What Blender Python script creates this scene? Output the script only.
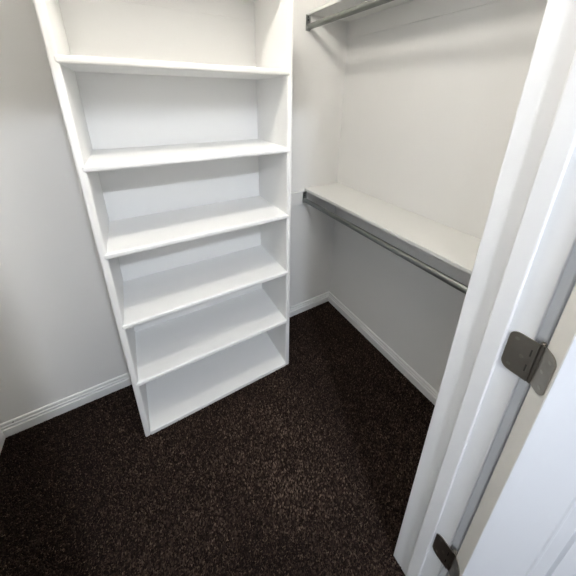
import bpy, bmesh, math, random
import numpy as np
from mathutils import Vector, Matrix

random.seed(7)
for o in list(bpy.data.objects):
    bpy.data.objects.remove(o)
scene = bpy.context.scene
COL = scene.collection

# ---------------------------------------------------------------- camera
# world: origin = back right floor corner of the closet, x to the right, y towards the back wall, z up (metres)
YAW, PITCH, ROLL = 0.5241, 0.3473, 0.0095
CAM = Vector((-1.2551, -1.47, 1.6))
F_PX, PP_Y = 275.91, 197.74
cy, sy, cp, sp = math.cos(YAW), math.sin(YAW), math.cos(PITCH), math.sin(PITCH)
fw = Vector((sy * cp, cy * cp, -sp)); rt = Vector((cy, -sy, 0)); up = rt.cross(fw)
r2 = rt * math.cos(ROLL) + up * math.sin(ROLL)
u2 = -rt * math.sin(ROLL) + up * math.cos(ROLL)
cam_data = bpy.data.cameras.new('camera')
cam = bpy.data.objects.new('camera', cam_data)
COL.objects.link(cam)
cam.matrix_world = Matrix(((r2.x, u2.x, -fw.x, CAM.x), (r2.y, u2.y, -fw.y, CAM.y), (r2.z, u2.z, -fw.z, CAM.z), (0, 0, 0, 1)))
cam_data.sensor_fit = 'HORIZONTAL'
cam_data.sensor_width = 36.0
cam_data.lens = F_PX / 576 * 36.0
cam_data.shift_y = -(288 - PP_Y) / 576
cam_data.clip_start = 0.01
scene.camera = cam

# ---------------------------------------------------------------- world and exposure
world = bpy.data.worlds.new('world')
scene.world = world
world.use_nodes = True
world.node_tree.nodes['Background'].inputs['Color'].default_value = (0.75, 0.85, 1, 1)
world.node_tree.nodes['Background'].inputs['Strength'].default_value = 0.3
scene.view_settings.view_transform = 'Standard'
scene.view_settings.look = 'None'
scene.view_settings.gamma = 1.0
scene.view_settings.use_curve_mapping = False
scene.view_settings.exposure = 2.27

CLOSET_LAMP = dict(loc=(-1.0, -0.84, 2.50), color=(1.0, 0.948, 0.87), strength=42.0, length=0.26, radius=0.024)
HALL_LAMP = dict(loc=(-1.06, -2.48, 2.50), color=(0.85, 0.905, 1.0), strength=130.0, radius=0.08)
# added cool fill for the door jamb, set in an invented window of wall_hall_left
FILL_WIN = dict(y0=-3.20, y1=-2.00, z0=0.90, z1=2.10, x=-2.9)
jamb_fill = bpy.data.lights.new('added_jamb_fill', 'AREA')
jamb_fill.shape = 'RECTANGLE'; jamb_fill.size = FILL_WIN['z1'] - FILL_WIN['z0']; jamb_fill.size_y = FILL_WIN['y1'] - FILL_WIN['y0']
jamb_fill.energy = 1.0; jamb_fill.color = (0.78, 0.87, 1.0)
wl = bpy.data.objects.new('added_jamb_fill', jamb_fill); COL.objects.link(wl)
wl.location = (FILL_WIN['x'] - 0.02, (FILL_WIN['y0'] + FILL_WIN['y1']) / 2, (FILL_WIN['z0'] + FILL_WIN['z1']) / 2)
wl.rotation_euler = (0, -math.pi / 2, 0)

# ---------------------------------------------------------------- dimensions
WL = -2.034            # left wall
YF = -1.243            # closet face of the front wall
YH = -1.357            # hall face of the front wall
CEIL = 2.50
XJ = -0.647            # face of the hinge jamb
XJL = -1.455           # face of the latch jamb
HEAD = 2.04            # underside of the head jamb
T = 0.014              # baseboard thickness

# ---------------------------------------------------------------- materials
def mat(name, color, rough=0.5, metal=0.0, spec=0.5, noise=None, bump=None, coat=0.0):
    m = bpy.data.materials.new(name)
    m.use_nodes = True
    nt = m.node_tree
    b = nt.nodes['Principled BSDF']
    b.inputs['Base Color'].default_value = (*color, 1)
    b.inputs['Roughness'].default_value = rough
    b.inputs['Metallic'].default_value = metal
    b.inputs['Specular IOR Level'].default_value = spec
    b.inputs['Coat Weight'].default_value = coat
    tc = nt.nodes.new('ShaderNodeTexCoord')
    if noise:
        sc, amt = noise
        n = nt.nodes.new('ShaderNodeTexNoise'); n.inputs['Scale'].default_value = sc; n.inputs['Detail'].default_value = 4
        nt.links.new(tc.outputs['Object'], n.inputs['Vector'])
        mx = nt.nodes.new('ShaderNodeMixRGB'); mx.blend_type = 'MIX'
        mx.inputs[1].default_value = (*[c * (1 - amt) for c in color], 1)
        mx.inputs[2].default_value = (*[min(1, c * (1 + amt)) for c in color], 1)
        nt.links.new(n.outputs['Fac'], mx.inputs[0])
        nt.links.new(mx.outputs[0], b.inputs['Base Color'])
    if bump:
        sc, st = bump
        n = nt.nodes.new('ShaderNodeTexNoise'); n.inputs['Scale'].default_value = sc; n.inputs['Detail'].default_value = 3
        nt.links.new(tc.outputs['Object'], n.inputs['Vector'])
        bp = nt.nodes.new('ShaderNodeBump'); bp.inputs['Strength'].default_value = st; bp.inputs['Distance'].default_value = 0.002
        nt.links.new(n.outputs['Fac'], bp.inputs['Height'])
        nt.links.new(bp.outputs[0], b.inputs['Normal'])
    return m

M_WALL = mat('grey_wall_paint', (0.82, 0.816, 0.80), 0.75, spec=0.3, noise=(3.0, 0.015), bump=(160, 0.12))
M_CEIL = mat('white_ceiling_paint', (0.80, 0.80, 0.78), 0.85, spec=0.2, bump=(120, 0.15))
M_TRIM = mat('white_trim_paint', (0.84, 0.84, 0.835), 0.38, spec=0.45, noise=(6.0, 0.012), bump=(60, 0.05))
M_SHELF = mat('white_shelf_paint', (0.885, 0.885, 0.872), 0.42, spec=0.45, noise=(5.0, 0.012), bump=(90, 0.05))
M_BOARD = mat('cream_shelf_paint', (0.765, 0.768, 0.745), 0.6, spec=0.3, noise=(5.0, 0.012), bump=(90, 0.05))
M_CLEAT = mat('white_cleat_paint', (0.82, 0.815, 0.80), 0.5, spec=0.4, noise=(5.0, 0.012), bump=(90, 0.05))
M_DOOR = mat('white_door_paint', (0.80, 0.81, 0.83), 0.40, spec=0.45, noise=(8.0, 0.01), bump=(220, 0.10))
M_DOOREDGE = mat('cream_door_edge_paint', (0.74, 0.72, 0.66), 0.5, spec=0.4, noise=(12.0, 0.03), bump=(150, 0.1))
M_ROD = mat('satin_chrome', (0.25, 0.26, 0.25), 0.38, metal=1.0, noise=(30, 0.04))
M_SOCKET = mat('dull_zinc', (0.36, 0.37, 0.36), 0.35, metal=1.0, noise=(40, 0.06))
M_HINGE = mat('dark_satin_nickel', (0.33, 0.305, 0.265), 0.34, metal=1.0, noise=(60, 0.08), bump=(400, 0.05))
M_SCREW = mat('screw_metal', (0.42, 0.39, 0.34), 0.35, metal=1.0, noise=(80, 0.05))
M_DARK = mat('dark_recess', (0.03, 0.028, 0.025), 0.8, noise=(50, 0.1))

def carpet_material(name, use_attr):
    m = bpy.data.materials.new(name); m.use_nodes = True
    nt = m.node_tree; b = nt.nodes['Principled BSDF']
    b.inputs['Roughness'].default_value = 0.95
    b.inputs['Specular IOR Level'].default_value = 0.02
    b.inputs['Sheen Weight'].default_value = 0.0
    tc = nt.nodes.new('ShaderNodeTexCoord')
    if use_attr:
        a = nt.nodes.new('ShaderNodeAttribute'); a.attribute_name = 'tuft'
        src = a.outputs['Fac']
    else:
        v = nt.nodes.new('ShaderNodeTexVoronoi'); v.inputs['Scale'].default_value = 150
        nt.links.new(tc.outputs['Object'], v.inputs['Vector'])
        src = v.outputs['Color']
        bp = nt.nodes.new('ShaderNodeBump'); bp.inputs['Distance'].default_value = 0.006
        nt.links.new(v.outputs['Distance'], bp.inputs['Height']); nt.links.new(bp.outputs[0], b.inputs['Normal'])
    r = nt.nodes.new('ShaderNodeValToRGB')
    e = r.color_ramp.elements
    e[0].position = 0.0; e[0].color = (0.0105, 0.0074, 0.0063, 1)
    e[1].position = 1.0; e[1].color = (0.180, 0.126, 0.092, 1)
    k = e.new(0.35); k.color = (0.0265, 0.0175, 0.0143, 1)
    k = e.new(0.70); k.color = (0.070, 0.0475, 0.0365, 1)
    nt.links.new(src, r.inputs['Fac'])
    nt.links.new(r.outputs[0], b.inputs['Base Color'])
    return m
M_CARPET = carpet_material('brown_carpet_backing', False)
M_PILE = carpet_material('brown_carpet_pile', True)

def emission(name, color, strength):
    m = bpy.data.materials.new(name); m.use_nodes = True
    nt = m.node_tree; b = nt.nodes['Principled BSDF']
    b.inputs['Base Color'].default_value = (0.9, 0.9, 0.9, 1)
    b.inputs['Emission Color'].default_value = (*color, 1)
    b.inputs['Emission Strength'].default_value = strength
    return m

# ---------------------------------------------------------------- helpers
def link(name, bm, m, parent=None, smooth=False):
    me = bpy.data.meshes.new(name)
    bmesh.ops.recalc_face_normals(bm, faces=bm.faces)
    bm.to_mesh(me); bm.free()
    me.materials.append(m)
    o = bpy.data.objects.new(name, me)
    COL.objects.link(o)
    if parent: o.parent = parent
    if smooth:
        for p in me.polygons: p.use_smooth = True
    return o

def add_box(bm, a, b, bev=0.0, seg=2, mx=None):
    r = bmesh.ops.create_cube(bm, size=1)
    vs = r['verts']
    for v in vs:
        v.co = Vector([(a[i] + b[i]) / 2 + v.co[i] * (b[i] - a[i]) for i in range(3)])
    if bev:
        es = list({e for v in vs for e in v.link_edges})
        rr = bmesh.ops.bevel(bm, geom=es, offset=bev, segments=seg, affect='EDGES', profile=0.5)
        vs = list({v for f in rr['faces'] for v in f.verts} | {v for v in vs if v.is_valid})
    if mx is not None:
        for v in vs: v.co = mx @ v.co
    return vs

def box(name, a, b, m, parent=None, bev=0.0, seg=2, mx=None):
    bm = bmesh.new()
    add_box(bm, a, b, bev, seg, mx)
    return link(name, bm, m, parent)

def add_tube(bm, p0, p1, rx, rz=None, seg=24, caps=True):
    """oval tube from p0 to p1; rx across, rz up"""
    rz = rz or rx
    p0, p1 = Vector(p0), Vector(p1); d = (p1 - p0).normalized()
    h = Vector((0, 0, 1)) if abs(d.z) < 0.9 else Vector((0, 1, 0))
    s = d.cross(h).normalized(); u = s.cross(d)
    rings = []
    for p in (p0, p1):
        rings.append([bm.verts.new(p + s * rx * math.cos(2 * math.pi * i / seg) + u * rz * math.sin(2 * math.pi * i / seg)) for i in range(seg)])
    for i in range(seg):
        f = bm.faces.new((rings[0][i], rings[0][(i + 1) % seg], rings[1][(i + 1) % seg], rings[1][i])); f.smooth = True
    if caps:
        for r in rings: bm.faces.new([bm.verts.new(v.co) for v in r])

def tube(name, p0, p1, rx, m, parent=None, rz=None, seg=24):
    bm = bmesh.new(); add_tube(bm, p0, p1, rx, rz, seg)
    return link(name, bm, m, parent)

def lathe(name, prof, m, parent=None, seg=40, at=(0, 0, 0)):
    bm = bmesh.new(); rings = []
    for r, z in prof:
        if r < 1e-6: rings.append([bm.verts.new((at[0], at[1], at[2] + z))])
        else: rings.append([bm.verts.new((at[0] + r * math.cos(2 * math.pi * i / seg), at[1] + r * math.sin(2 * math.pi * i / seg), at[2] + z)) for i in range(seg)])
    for a, b in zip(rings, rings[1:]):
        for i in range(seg):
            q = [a[i % len(a)], a[(i + 1) % len(a)], b[(i + 1) % len(b)], b[i % len(b)]]
            u = []
            for v in q:
                if v not in u: u.append(v)
            if len(u) > 2: bm.faces.new(u)
    return link(name, bm, m, parent, smooth=True)

def extrude_profile(bm, prof, A, B, n, mitreA=0, mitreB=0):
    """prof: (out, z) polygon; runs along the wall from A to B, n = direction out of the wall; mitre +-1 shortens/lengthens with out"""
    A, B, n = Vector(A), Vector(B), Vector(n); d = (B - A).normalized()
    ra = [bm.verts.new(A + n * o + Vector((0, 0, z)) + d * o * mitreA) for o, z in prof]
    rb = [bm.verts.new(B + n * o + Vector((0, 0, z)) - d * o * mitreB) for o, z in prof]
    k = len(prof)
    for i in range(k): bm.faces.new((ra[i], ra[(i + 1) % k], rb[(i + 1) % k], rb[i]))
    bm.faces.new(ra); bm.faces.new(rb)

def struct(o): o['kind'] = 'structure'; return o
def empty(name, loc=(0, 0, 0)):
    o = bpy.data.objects.new(name, None); COL.objects.link(o); o.location = loc; o.empty_display_size = 0.05
    return o
def tag(o, label, cat, group=None):
    o['label'] = label; o['category'] = cat
    if group: o['group'] = group
    return o
def desc(o, label, cat):
    o['label'] = label; o['category'] = cat; o['kind'] = 'structure'; return o

# ---------------------------------------------------------------- room shell
HX0, HX1, HY = -2.9, 1.5, -4.0
desc(box('floor', (HX0, HY, -0.10), (HX1, 0.1, 0.0), M_CARPET), 'dark brown carpeted floor of the walk-in closet', 'floor')
desc(box('ceiling', (HX0, HY, CEIL), (HX1, 0.1, CEIL + 0.1), M_CEIL), 'white ceiling above the closet', 'ceiling')
desc(box('wall_back', (WL - 0.1, 0.0, 0.0), (0.1, 0.1, CEIL), M_WALL), 'light grey painted wall behind the white bookcase', 'wall')
desc(box('wall_right', (0.0, YF, 0.0), (0.1, 0.0, CEIL), M_WALL), 'grey painted wall carrying the two hanging shelves', 'wall')
desc(box('wall_left', (WL - 0.1, YF, 0.0), (WL, 0.0, CEIL), M_WALL), 'grey side wall at the far left edge', 'wall')
bm = bmesh.new()
JT = 0.019
add_box(bm, (HX0, YH, 0), (XJL - JT, YF, CEIL))
add_box(bm, (XJ + JT, YH, 0), (HX1, YF, CEIL))
add_box(bm, (XJL - JT, YH, HEAD + JT), (XJ + JT, YF, CEIL))
desc(link('wall_front', bm, M_WALL), 'wall with the doorway into the closet', 'wall')
# the hall the photograph is taken from
bm = bmesh.new()
add_box(bm, (HX0 - 0.1, HY, 0), (HX0, FILL_WIN['y0'], CEIL)); add_box(bm, (HX0 - 0.1, FILL_WIN['y1'], 0), (HX0, YF, CEIL))
add_box(bm, (HX0 - 0.1, FILL_WIN['y0'], 0), (HX0, FILL_WIN['y1'], FILL_WIN['z0'])); add_box(bm, (HX0 - 0.1, FILL_WIN['y0'], FILL_WIN['z1']), (HX0, FILL_WIN['y1'], CEIL))
desc(link('wall_hall_left', bm, M_WALL), 'left wall of the room outside the closet', 'wall')
added_win = empty('added_window_1', (HX0 - 0.05, (FILL_WIN['y0'] + FILL_WIN['y1']) / 2, FILL_WIN['z0']))  # invented window, added to house the cool jamb fill
desc(added_win, 'added white framed window, invented to bring cool light to the door jamb', 'window')
wm = Matrix.Translation(-added_win.location)
for a, b in (((FILL_WIN['y0'], FILL_WIN['z0']), (FILL_WIN['y0'] + 0.05, FILL_WIN['z1'])), ((FILL_WIN['y1'] - 0.05, FILL_WIN['z0']), (FILL_WIN['y1'], FILL_WIN['z1'])),
             ((FILL_WIN['y0'] + 0.05, FILL_WIN['z0']), (FILL_WIN['y1'] - 0.05, FILL_WIN['z0'] + 0.05)), ((FILL_WIN['y0'] + 0.05, FILL_WIN['z1'] - 0.05), (FILL_WIN['y1'] - 0.05, FILL_WIN['z1']))):
    box('added_window_frame', (HX0 - 0.09, a[0], a[1]), (HX0 - 0.04, b[0], b[1]), M_TRIM, added_win, 0.003, 1, wm)
mg = mat('added_window_glass', (0.9, 0.95, 1.0), 0.02); mg.node_tree.nodes['Principled BSDF'].inputs['Transmission Weight'].default_value = 1.0
box('added_pane', (HX0 - 0.068, FILL_WIN['y0'] + 0.05, FILL_WIN['z0'] + 0.05), (HX0 - 0.062, FILL_WIN['y1'] - 0.05, FILL_WIN['z1'] - 0.05), mg, added_win, 0, 1, wm)
desc(box('wall_hall_right', (HX1, HY, 0), (HX1 + 0.1, YF, CEIL), M_WALL), 'right wall of the room outside the closet', 'wall')
desc(box('wall_hall_back', (HX0 - 0.1, HY - 0.1, 0), (HX1 + 0.1, HY, CEIL), M_WALL), 'far wall of the room outside the closet', 'wall')

# baseboards
BB = [(0, 0), (0.014, 0), (0.014, 0.044), (0.0130, 0.0465), (0.0060, 0.0485), (0.0060, 0.0540), (0.0120, 0.0570), (0.0120, 0.0650),
      (0.0075, 0.0680), (0.0075, 0.0710), (0.0095, 0.0735), (0.0090, 0.0810), (0.0060, 0.0857), (0, 0.0857)]
def baseboard(name, A, B, n, ma, mb, label):
    bm = bmesh.new(); extrude_profile(bm, BB, A, B, n, ma, mb)
    return desc(link(name, bm, M_TRIM), label, 'baseboard')
bb_back = baseboard('baseboard_back', (WL, 0, 0), (0, 0, 0), (0, -1, 0), 1, 1, 'white moulded baseboard along the wall behind the bookcase')
baseboard('baseboard_right', (0, 0, 0), (0, YF, 0), (-1, 0, 0), 1, 1, 'white moulded baseboard below the hanging rods')
baseboard('baseboard_left', (WL, YF, 0), (WL, 0, 0), (1, 0, 0), 1, 1, 'white baseboard end at the far left corner')
baseboard('baseboard_front', (0, YF, 0), (XJ + 0.082, YF, 0), (0, 1, 0), 1, 0, 'white baseboard on the closet side of the doorway wall')
tube('nail_hole', (-1.974, -0.0060, 0.0765), (-1.974, -0.0125, 0.0765), 0.0022, M_DARK, bb_back, seg=10)

# ---------------------------------------------------------------- door frame
frame = empty('trim_1', (XJ, (YF + YH) / 2, 0))
desc(frame, 'white painted door frame with jamb, stop and casing', 'door frame')
inv = frame.matrix_basis.inverted() if False else Matrix.Translation((-XJ, -(YF + YH) / 2, 0))
def fpart(name, a, b, bev=0.0015, m=M_TRIM):
    return box(name, a, b, m, frame, bev, 2, inv)
fpart('jamb', (XJ, YH, 0), (XJ + JT, YF + 0.0168, HEAD + JT), 0.0025)
fpart('jamb', (XJL - JT, YH, 0), (XJL, YF + 0.0168, HEAD + JT), 0.0025)
fpart('head_jamb', (XJL, YH, HEAD), (XJ, YF + 0.0168, HEAD + JT))
# door stops with eased edges
fpart('door_stop', (XJ - 0.010, -1.3175, 0), (XJ, -1.2830, HEAD), 0.003)
fpart('door_stop', (XJL, -1.3175, 0), (XJL + 0.010, -1.2830, HEAD), 0.003)
fpart('door_stop', (XJL + 0.010, -1.3175, HEAD - 0.010), (XJ - 0.010, -1.2830, HEAD), 0.003)
# casings: moulded profile swept up each side; profile (across from the opening, out of the wall)
CAS_IN = [(0, 0), (0, 0.011), (0.003, 0.014), (0.014, 0.0155), (0.018, 0.0130), (0.022, 0.0130), (0.030, 0.0155), (0.052, 0.0165), (0.057, 0.0150), (0.060, 0.011), (0.060, 0)]
CAS_HALL = [(0, 0), (0, 0.0125), (0.0025, 0.0150), (0.019, 0.0155), (0.030, 0.0158), (0.052, 0.0165), (0.057, 0.0150), (0.060, 0.011), (0.060, 0)]
def casing(x, yw, sx, sy_):
    bm = bmesh.new(); CAS = CAS_IN if sy_ > 0 else CAS_HALL
    top = HEAD + 0.003 + (JT if sy_ > 0 else 0)
    ra = [bm.verts.new((x + sx * c, yw + sy_ * o, 0)) for c, o in CAS]
    rb = [bm.verts.new((x + sx * c, yw + sy_ * o, top + c)) for c, o in CAS]
    k = len(CAS)
    for i in range(k): bm.faces.new((ra[i], ra[(i + 1) % k], rb[(i + 1) % k], rb[i]))
    bm.faces.new(ra); bm.faces.new(rb)
    for v in bm.verts: v.co = inv @ v.co
    return link('casing', bm, M_TRIM, frame)
def head_casing(yw, sy_):
    bm = bmesh.new(); CAS = CAS_IN if sy_ > 0 else CAS_HALL; k0 = JT if sy_ > 0 else 0; top = HEAD + 0.003 + k0
    xa, xb = XJL - 0.003 - k0, XJ + 0.003 + k0
    ra = [bm.verts.new((xa - c, yw + sy_ * o, top + c)) for c, o in CAS]
    rb = [bm.verts.new((xb + c, yw + sy_ * o, top + c)) for c, o in CAS]
    k = len(CAS)
    for i in range(k): bm.faces.new((ra[i], ra[(i + 1) % k], rb[(i + 1) % k], rb[i]))
    bm.faces.new(ra); bm.faces.new(rb)
    for v in bm.verts: v.co = inv @ v.co
    return link('head_casing', bm, M_TRIM, frame)
for yw, s in ((YF, 1), (YH, -1)):
    rv = JT + 0.0002 if s > 0 else 0.014
    casing(XJ + rv, yw, 1, s); casing(XJL - rv, yw, -1, s); head_casing(yw, s)

# ---------------------------------------------------------------- door (open about 140 degrees, out of the closet)
PIN = (-0.642, -1.371)
OPEN = math.radians(139.5)
RD = Matrix.Translation((PIN[0], PIN[1], 0)) @ Matrix.Rotation(OPEN, 4, 'Z')
door = empty('door_1', (PIN[0], PIN[1], 0)); door.rotation_euler = (0, 0, OPEN)
desc(door, 'white panelled door swung open at the lower right', 'door')
DW, DY0, DY1, DZ0, DZ1 = 0.79, 0.006, 0.042, 0.012, 2.03
ST, PW = 0.125, 0.048                    # stile width, width of the moulded slope
def door_face(bm, y, out):
    """one face with two moulded panels; y = face plane, out = direction out of the door"""
    xs = [-0.002, -0.002 - ST, -DW + ST, -DW]
    rows = [(DZ0, 0.20, None), (0.20, 0.96, 'p'), (0.96, 1.10, None), (1.10, 1.91, 'p'), (1.91, DZ1, None)]
    def quad(p): bm.faces.new([bm.verts.new(q) for q in p])
    for z0, z1, k in rows:
        for x0, x1, mid in ((xs[0], xs[1], 0), (xs[1], xs[2], 1), (xs[2], xs[3], 0)):
            if not (k and mid):
                quad([(x0, y, z0), (x1, y, z0), (x1, y, z1), (x0, y, z1)])
            else:
                steps = [(0, 0), (0.003, 0.0022), (0.007, 0.0022), (0.012, -0.001), (PW - 0.004, -0.006), (PW - 0.001, -0.0105), (PW + 0.003, -0.0105), (PW + 0.006, -0.004), (PW + 0.02, -0.003)]
                rings = [[(x0 - i, y + out * d, z0 + i), (x1 + i, y + out * d, z0 + i), (x1 + i, y + out * d, z1 - i), (x0 - i, y + out * d, z1 - i)] for i, d in steps]
                for a, b in zip(rings, rings[1:]):
                    for j in range(4): quad([a[j], a[(j + 1) % 4], b[(j + 1) % 4], b[j]])
                quad(rings[-1])
bm = bmesh.new()
door_face(bm, DY1, 1); door_face(bm, DY0, -1)
bmesh.ops.remove_doubles(bm, verts=bm.verts, dist=1e-5)
link('panelled_face', bm, M_DOOR, door)
bm = bmesh.new()
add_box(bm, (-0.0035, DY0 + 0.0006, DZ0), (-0.0005, DY1 - 0.0006, DZ1), 0.0006, 1)
link('hinge_edge', bm, M_DOOREDGE, door)['label'] = 'cream painted door edge'
bm = bmesh.new()
add_box(bm, (-DW - 0.001, DY0 + 0.0002, DZ0), (-DW + 0.001, DY1 - 0.0002, DZ1))
link('latch_edge', bm, M_DOOREDGE, door)
bm = bmesh.new()
add_box(bm, (-DW, DY0, DZ1 - 0.001), (-0.002, DY1, DZ1 + 0.001))
link('top_edge', bm, M_DOOREDGE, door)
bm = bmesh.new()
add_box(bm, (-DW, DY0, DZ0 - 0.001), (-0.002, DY1, DZ0 + 0.001))
link('bottom_edge', bm, M_DOOREDGE, door)

# ---------------------------------------------------------------- hinges
def leaf_mesh(w, h, r, t, x0):
    """plate in the local (u, z) plane, straight at u = x0, rounded far corners at u = w; thickness t along v"""
    pts = [(x0, -h / 2)]
    for i in range(9):
        a = -math.pi / 2 + i / 8 * math.pi / 2; pts.append((w - r + r * math.cos(a), -h / 2 + r + r * math.sin(a)))
    for i in range(9):
        a = i / 8 * math.pi / 2; pts.append((w - r + r * math.cos(a), h / 2 - r + r * math.sin(a)))
    pts.append((x0, h / 2))
    bm = bmesh.new()
    f0 = [bm.verts.new((u, 0, z)) for u, z in pts]; f1 = [bm.verts.new((u, t, z)) for u, z in pts]
    bm.faces.new(f0); bm.faces.new(f1)
    for i in range(len(pts)): bm.faces.new((f0[i], f0[(i + 1) % len(pts)], f1[(i + 1) % len(pts)], f1[i]))
    return bm
HH = 0.095
def hinge(zc, label):
    root = empty('door_hinge', (PIN[0], PIN[1], zc)); tag(root, label, 'hinge', 'hinges of the open door')
    # jamb leaf: local u -> +y, v -> -x
    MJ = Matrix(((0, -1, 0, 0), (1, 0, 0, 0), (0, 0, 1, 0), (0, 0, 0, 1)))
    off = Matrix.Translation((XJ - PIN[0] - 0.0004, 0, 0))
    bm = leaf_mesh(0.049, HH, 0.016, 0.0024, 0.003)
    for v in bm.verts: v.co = off @ MJ @ v.co
    jl = link('jamb_leaf', bm, M_HINGE, root)
    # door leaf: on the door's hinge edge; in the door's closed frame it runs +y from the pin and faces +x
    RL = Matrix.Rotation(OPEN, 4, 'Z')
    MD = Matrix(((0, 1, 0, -0.0005), (1, 0, 0, 0), (0, 0, 1, 0), (0, 0, 0, 1)))
    bm = leaf_mesh(0.037, HH, 0.016, 0.0024, 0.001)
    for v in bm.verts: v.co = RL @ MD @ v.co
    dl = link('door_leaf', bm, M_HINGE, root)
    # knuckles, alternating, with the pin's ends
    n = 5
    for k in range(n):
        z0, z1 = -HH / 2 + k * HH / n, -HH / 2 + (k + 1) * HH / n
        tube('knuckle', (0, 0, z0 + 0.0001), (0, 0, z1 - 0.0001), 0.0058, M_HINGE, root, seg=20)
    tube('pin', (0, 0, -HH / 2 - 0.003), (0, 0, HH / 2 + 0.003), 0.0036, M_HINGE, root, seg=16)
    # slots where the knuckles roll out of the jamb leaf
    for z in (-0.019, 0.019):
        bm = bmesh.new(); add_box(bm, (0.0095, 0.0020, z - 0.0085), (0.0118, 0.0027, z + 0.0085))
        for v in bm.verts: v.co = off @ MJ @ v.co
        link('slot', bm, M_DARK, jl)
    def screw(mx, u, z, par):
        bm = bmesh.new(); add_tube(bm, (u, 0.0016, z), (u, 0.0029, z), 0.0036, seg=16)
        for v in bm.verts: v.co = mx @ v.co
        s = link('screw', bm, M_SCREW, par)
    for u, z in ((0.036, 0.033), (0.022, 0.0), (0.036, -0.033)): screw(off @ MJ, u, z, jl)
    for u, z in ((0.026, 0.031), (0.018, 0.0), (0.026, -0.031)): screw(RL @ MD, u, z, dl)
    return root
hinge(1.124, 'dark nickel butt hinge at mid height of the white door jamb')
hinge(0.354, 'dark nickel butt hinge low on the jamb, at the bottom picture edge')

# ---------------------------------------------------------------- bookcase
XL, XR, YB = -1.4175, -0.5916, -0.358
SH = [1.6888, 1.3579, 1.0208, 0.6820, 0.3464]       # underside of each shelf at its front edge
TH, PT = 0.025, 0.026
BACK = -0.0165
bc = empty('bookcase', ((XL + XR) / 2, (YB + BACK) / 2, 0))
tag(bc, 'tall white open bookcase with fixed shelves standing against the grey wall', 'bookcase')
binv = Matrix.Translation((-(XL + XR) / 2, -(YB + BACK) / 2, 0))
def bpart(name, a, b, bev=0.004, label=None):
    o = box(name, a, b, M_SHELF, bc, bev, 3, binv)
    if label: o['label'] = label
    return o
bpart('side_panel', (XL, YB, 0.001), (XL + PT, BACK, 2.058), 0.008)
bpart('side_panel', (XR - PT, YB, 0.001), (XR, BACK, 2.058), 0.008)
bpart('back_panel', (XL + PT, BACK - 0.006, 0.02), (XR - PT, BACK, 2.03), 0.0005)
for z in SH: bpart('shelf', (XL + PT - 0.012, YB - 0.0025, z), (XR - PT + 0.012, BACK - 0.006, z + TH), 0.008)
bpart('bottom_panel', (XL + PT - 0.001, YB - 0.0005, 0.002), (XR - PT + 0.001, BACK - 0.006, 0.026), 0.004)
bpart('top_panel', (XL + PT - 0.001, YB - 0.0015, 2.03), (XR - PT + 0.001, BACK - 0.006, 2.03 + TH), 0.005)
bpart('hanging_rail', (XL + PT, BACK - 0.010, 1.953), (XR - PT, BACK - 0.006, 2.03), 0.001)

# ---------------------------------------------------------------- hanging shelves, cleats and rods on the right wall
XS = -0.280
YE = YF
def wall_shelf(zb, xf, label, end_cleat=True):
    root = empty('wall_shelf', (0, YF / 2, zb)); tag(root, label, 'shelf', 'shelves above the hanging rods')
    mv = Matrix.Translation((0, -YF / 2, -zb))
    box('board', (xf, YE + 0.001, zb), (-0.001, -0.001, zb + 0.018), M_BOARD, root, 0.003, 2, mv)
    ct = 0.019 if end_cleat else 0.007
    box('back_cleat', (-ct, YE + 0.001, zb - 0.091), (-0.0005, -0.0005, zb), M_CLEAT if end_cleat else M_WALL, root, 0.0015, 2, mv)
    if end_cleat: box('side_cleat', (XR + 0.004, -0.0160, zb - 0.091), (-0.019, -0.0005, zb), M_CLEAT, root, 0.0015, 2, mv)
    box('side_cleat', (xf + 0.004, YE + 0.0005, zb - 0.091), (-0.019, YE + 0.0165, zb), M_CLEAT, root, 0.0015, 2, mv)
    return root
wall_shelf(1.016, XS, 'white wall shelf at waist height along the right wall')
wall_shelf(2.028, -0.285, 'white wall shelf overhead along the right wall, cut by the top edge', False)

def rod(zb, xc, label, yw=-0.0165):
    """hanging rod with its two wall sockets; zb = underside of the shelf above"""
    zc = zb - 0.060
    root = empty('hanging_rod', (xc, YF / 2, zc)); tag(root, label, 'rod', 'hanging rods under the wall shelves')
    mv = Matrix.Translation((-xc, -YF / 2, -zc))
    bm = bmesh.new(); add_tube(bm, (0, YE + 0.019 - YF / 2, 0), (0, yw - 0.0015 - YF / 2, 0), 0.0125, 0.0150, 28)
    link('rail', bm, M_ROD, root)
    for y0, y1, s in ((yw, yw - 0.003, -1), (YE + 0.017, YE + 0.020, 1)):
        ya, yb = min(y0, y1), max(y0, y1)
        sk = box('end_socket', (xc - 0.0150, ya, zc - 0.019), (xc + 0.0150, yb, zb - 0.001), M_SOCKET, root, 0.001, 2, mv)
        # cup that holds the rod's end
        bm = bmesh.new()
        yc0, yc1 = (y1, y1 + s * 0.014)
        n = 20; ri = []
        for y in (yc0, yc1):
            for rr in (1.0, 1.14):
                ri.append([bm.verts.new(mv @ Vector((xc + 0.0130 * rr * math.cos(math.pi * (1 + i / n)), y, zc + 0.0160 * rr * math.sin(math.pi * (1 + i / n))))) for i in range(n + 1)])
        for i in range(n):
            for a, b in ((0, 1), (1, 3), (3, 2), (2, 0)):
                bm.faces.new((ri[a][i], ri[a][i + 1], ri[b][i + 1], ri[b][i]))
        link('cup', bm, M_SOCKET, sk)
        yy = y1
        for zz in (zb - 0.012, zb - 0.026):
            tube('screw', (0, yy - YF / 2, zz - zc), (0, yy + s * 0.0012 - YF / 2, zz - zc), 0.0038, M_DARK, sk, seg=12)
    return root
rod(1.016, -0.287, 'satin chrome hanging rod under the waist height shelf')
rod(2.028, -0.289, 'satin chrome hanging rod near the top edge, under the overhead shelf', -0.0005)

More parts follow.
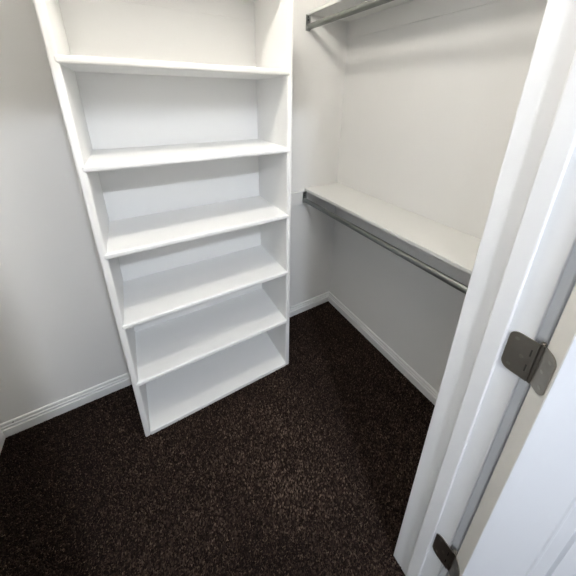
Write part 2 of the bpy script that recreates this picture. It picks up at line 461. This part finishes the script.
# ---------------------------------------------------------------- ceiling lamps (above the picture)
def ceiling_light(spec, label):
    x, y, z = spec['loc']; R = spec['radius']
    root = empty('ceiling_light', (x, y, z)); tag(root, label, 'lamp')
    lathe('base', [(0, -0.001), (R * 1.06, -0.001), (R * 1.06, -0.020), (R * 0.98, -0.026), (0, -0.026)], M_TRIM, root)
    prof = [(R, -0.0265)] + [(R * math.cos(a), -0.0265 - 0.055 * math.sin(a)) for a in [i / 8 * math.pi / 2 for i in range(1, 8)]] + [(0, -0.0815)]
    lathe('diffuser', prof, emission('lamp_glow', spec['color'], spec['strength']), root, seg=24)
    return root
def batten_light(spec, label):
    x, y, z = spec['loc']; L, R = spec['length'], spec['radius']
    root = empty('batten_light', (x, y, z)); tag(root, label, 'lamp')
    box('housing', (-L / 2 - 0.02, -0.032, -0.030), (L / 2 + 0.02, 0.032, -0.0005), M_TRIM, root, 0.003)
    for sx in (-1, 1):
        box('end_cap', (sx * (L / 2 + 0.001) - (0 if sx > 0 else 0.018), -0.028, -0.072), (sx * (L / 2 + 0.001) + (0.018 if sx > 0 else 0), 0.028, -0.030), M_TRIM, root, 0.003)
    tube('tube', (-L / 2, 0, -0.0555), (L / 2, 0, -0.0555), R, emission('tube_glow', spec['color'], spec['strength']), root, seg=12)
    return root
batten_light(CLOSET_LAMP, 'warm white batten lamp on the closet ceiling')
ceiling_light(HALL_LAMP, 'round cool ceiling lamp outside the closet doorway')

# ---------------------------------------------------------------- carpet pile
def carpet_pile():
    rng = np.random.default_rng(3)
    s = 0.0054
    xs = np.arange(WL + 0.002, -0.001, s); ys = np.arange(-1.75, -0.001, s)
    X, Y = np.meshgrid(xs, ys); X = X.ravel(); Y = Y.ravel()
    X = X + rng.uniform(-.4, .4, X.size) * s; Y = Y + rng.uniform(-.4, .4, X.size) * s
    k = (X > WL + T + 0.001) & (X < -T - 0.001) & (Y < -T - 0.001)
    k &= ~((X > XL - 0.001) & (X < XR + 0.001) & (Y > YB - 0.001))
    k &= ~((Y < YF + 0.018) & (Y > YH - 0.018) & ((X > XJ - 0.001) | (X < XJL + 0.001)))
    k &= ~((Y < YF + T + 0.001) & (Y > YH) & (X > XJ)) & ~((Y < YF + T + .001) & (Y > YH) & (X < XJL))
    X, Y = X[k], Y[k]; n = X.size
    # vacuum lanes: the nap is brushed one way, then the other (value > 0: light side of the nap)
    def side(p, q): return ((q[0] - p[0]) * (Y - p[1]) - (q[1] - p[1]) * (X - p[0])) / math.hypot(q[0] - p[0], q[1] - p[1])
    def soft(d, w=0.012): return 1 / (1 + np.exp(-np.clip(d / w, -30, 30)))
    wob = 0.012 * np.sin(X * 31 + Y * 17) + 0.008 * np.sin(X * 57 - Y * 43)
    def poly(pts, w=0.012):
        m = np.ones_like(X)
        for p, q in zip(pts, pts[1:] + pts[:1]): m = m * soft(side(p, q) + wob, w)
        return m
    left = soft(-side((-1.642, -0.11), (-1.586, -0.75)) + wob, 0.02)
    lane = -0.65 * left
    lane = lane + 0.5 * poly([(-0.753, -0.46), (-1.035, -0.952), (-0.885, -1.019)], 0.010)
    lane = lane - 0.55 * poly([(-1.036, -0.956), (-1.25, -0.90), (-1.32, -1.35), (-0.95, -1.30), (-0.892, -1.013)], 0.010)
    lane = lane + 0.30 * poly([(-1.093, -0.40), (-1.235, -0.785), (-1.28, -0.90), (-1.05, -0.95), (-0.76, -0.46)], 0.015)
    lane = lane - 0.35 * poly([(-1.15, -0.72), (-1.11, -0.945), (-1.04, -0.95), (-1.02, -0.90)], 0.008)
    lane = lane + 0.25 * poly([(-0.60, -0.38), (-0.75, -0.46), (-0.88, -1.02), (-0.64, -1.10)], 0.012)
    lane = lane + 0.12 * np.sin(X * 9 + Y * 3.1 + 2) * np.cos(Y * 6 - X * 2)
    ang = rng.uniform(0, 2 * np.pi, n)
    lx = 0.0020 * np.cos(ang) + 0.0005 * lane
    ly = 0.0020 * np.sin(ang) + 0.0022 * lane
    h = rng.uniform(0.0045, 0.0085, n); r0 = rng.uniform(0.0024, 0.0036, n); r1 = r0 * 0.62
    rot = rng.uniform(0, 2 * np.pi, n)
    # the pile is tucked down along the baseboards
    edge = np.minimum(np.minimum(-T - Y, X - WL - T), -T - X); edge = np.where(Y < YF, 1.0, edge)
    tuck = np.clip(0.35 + edge / 0.03, 0.35, 1.0); h = h * tuck; lx = lx * tuck; ly = ly * tuck
    V = np.zeros((n, 8, 3), np.float32)
    for i in range(4):
        a = rot + i * np.pi / 2
        V[:, i, 0] = X + r0 * np.cos(a); V[:, i, 1] = Y + r0 * np.sin(a); V[:, i, 2] = 0.0
        V[:, 4 + i, 0] = X + lx + r1 * np.cos(a); V[:, 4 + i, 1] = Y + ly + r1 * np.sin(a); V[:, 4 + i, 2] = h
    q = np.array([[0, 1, 5, 4], [1, 2, 6, 5], [2, 3, 7, 6], [3, 0, 4, 7], [4, 5, 6, 7]])
    Fc = (q[None] + (np.arange(n) * 8)[:, None, None]).reshape(-1, 4)
    me = bpy.data.meshes.new('carpet_pile')
    me.vertices.add(n * 8); me.vertices.foreach_set('co', V.reshape(-1))
    me.loops.add(Fc.size); me.loops.foreach_set('vertex_index', Fc.reshape(-1).astype(np.int32))
    me.polygons.add(len(Fc)); me.polygons.foreach_set('loop_start', (np.arange(len(Fc)) * 4).astype(np.int32))
    me.update(calc_edges=True)
    at = me.attributes.new('tuft', 'FLOAT', 'FACE')
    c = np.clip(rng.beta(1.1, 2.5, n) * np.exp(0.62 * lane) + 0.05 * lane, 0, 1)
    at.data.foreach_set('value', np.repeat(c, 5).astype(np.float32))
    me.materials.append(M_PILE)
    o = bpy.data.objects.new('carpet_pile', me); COL.objects.link(o)
    o['kind'] = 'stuff'; tag(o, 'dark brown flecked cut-pile carpet covering the closet floor', 'carpet')
carpet_pile()
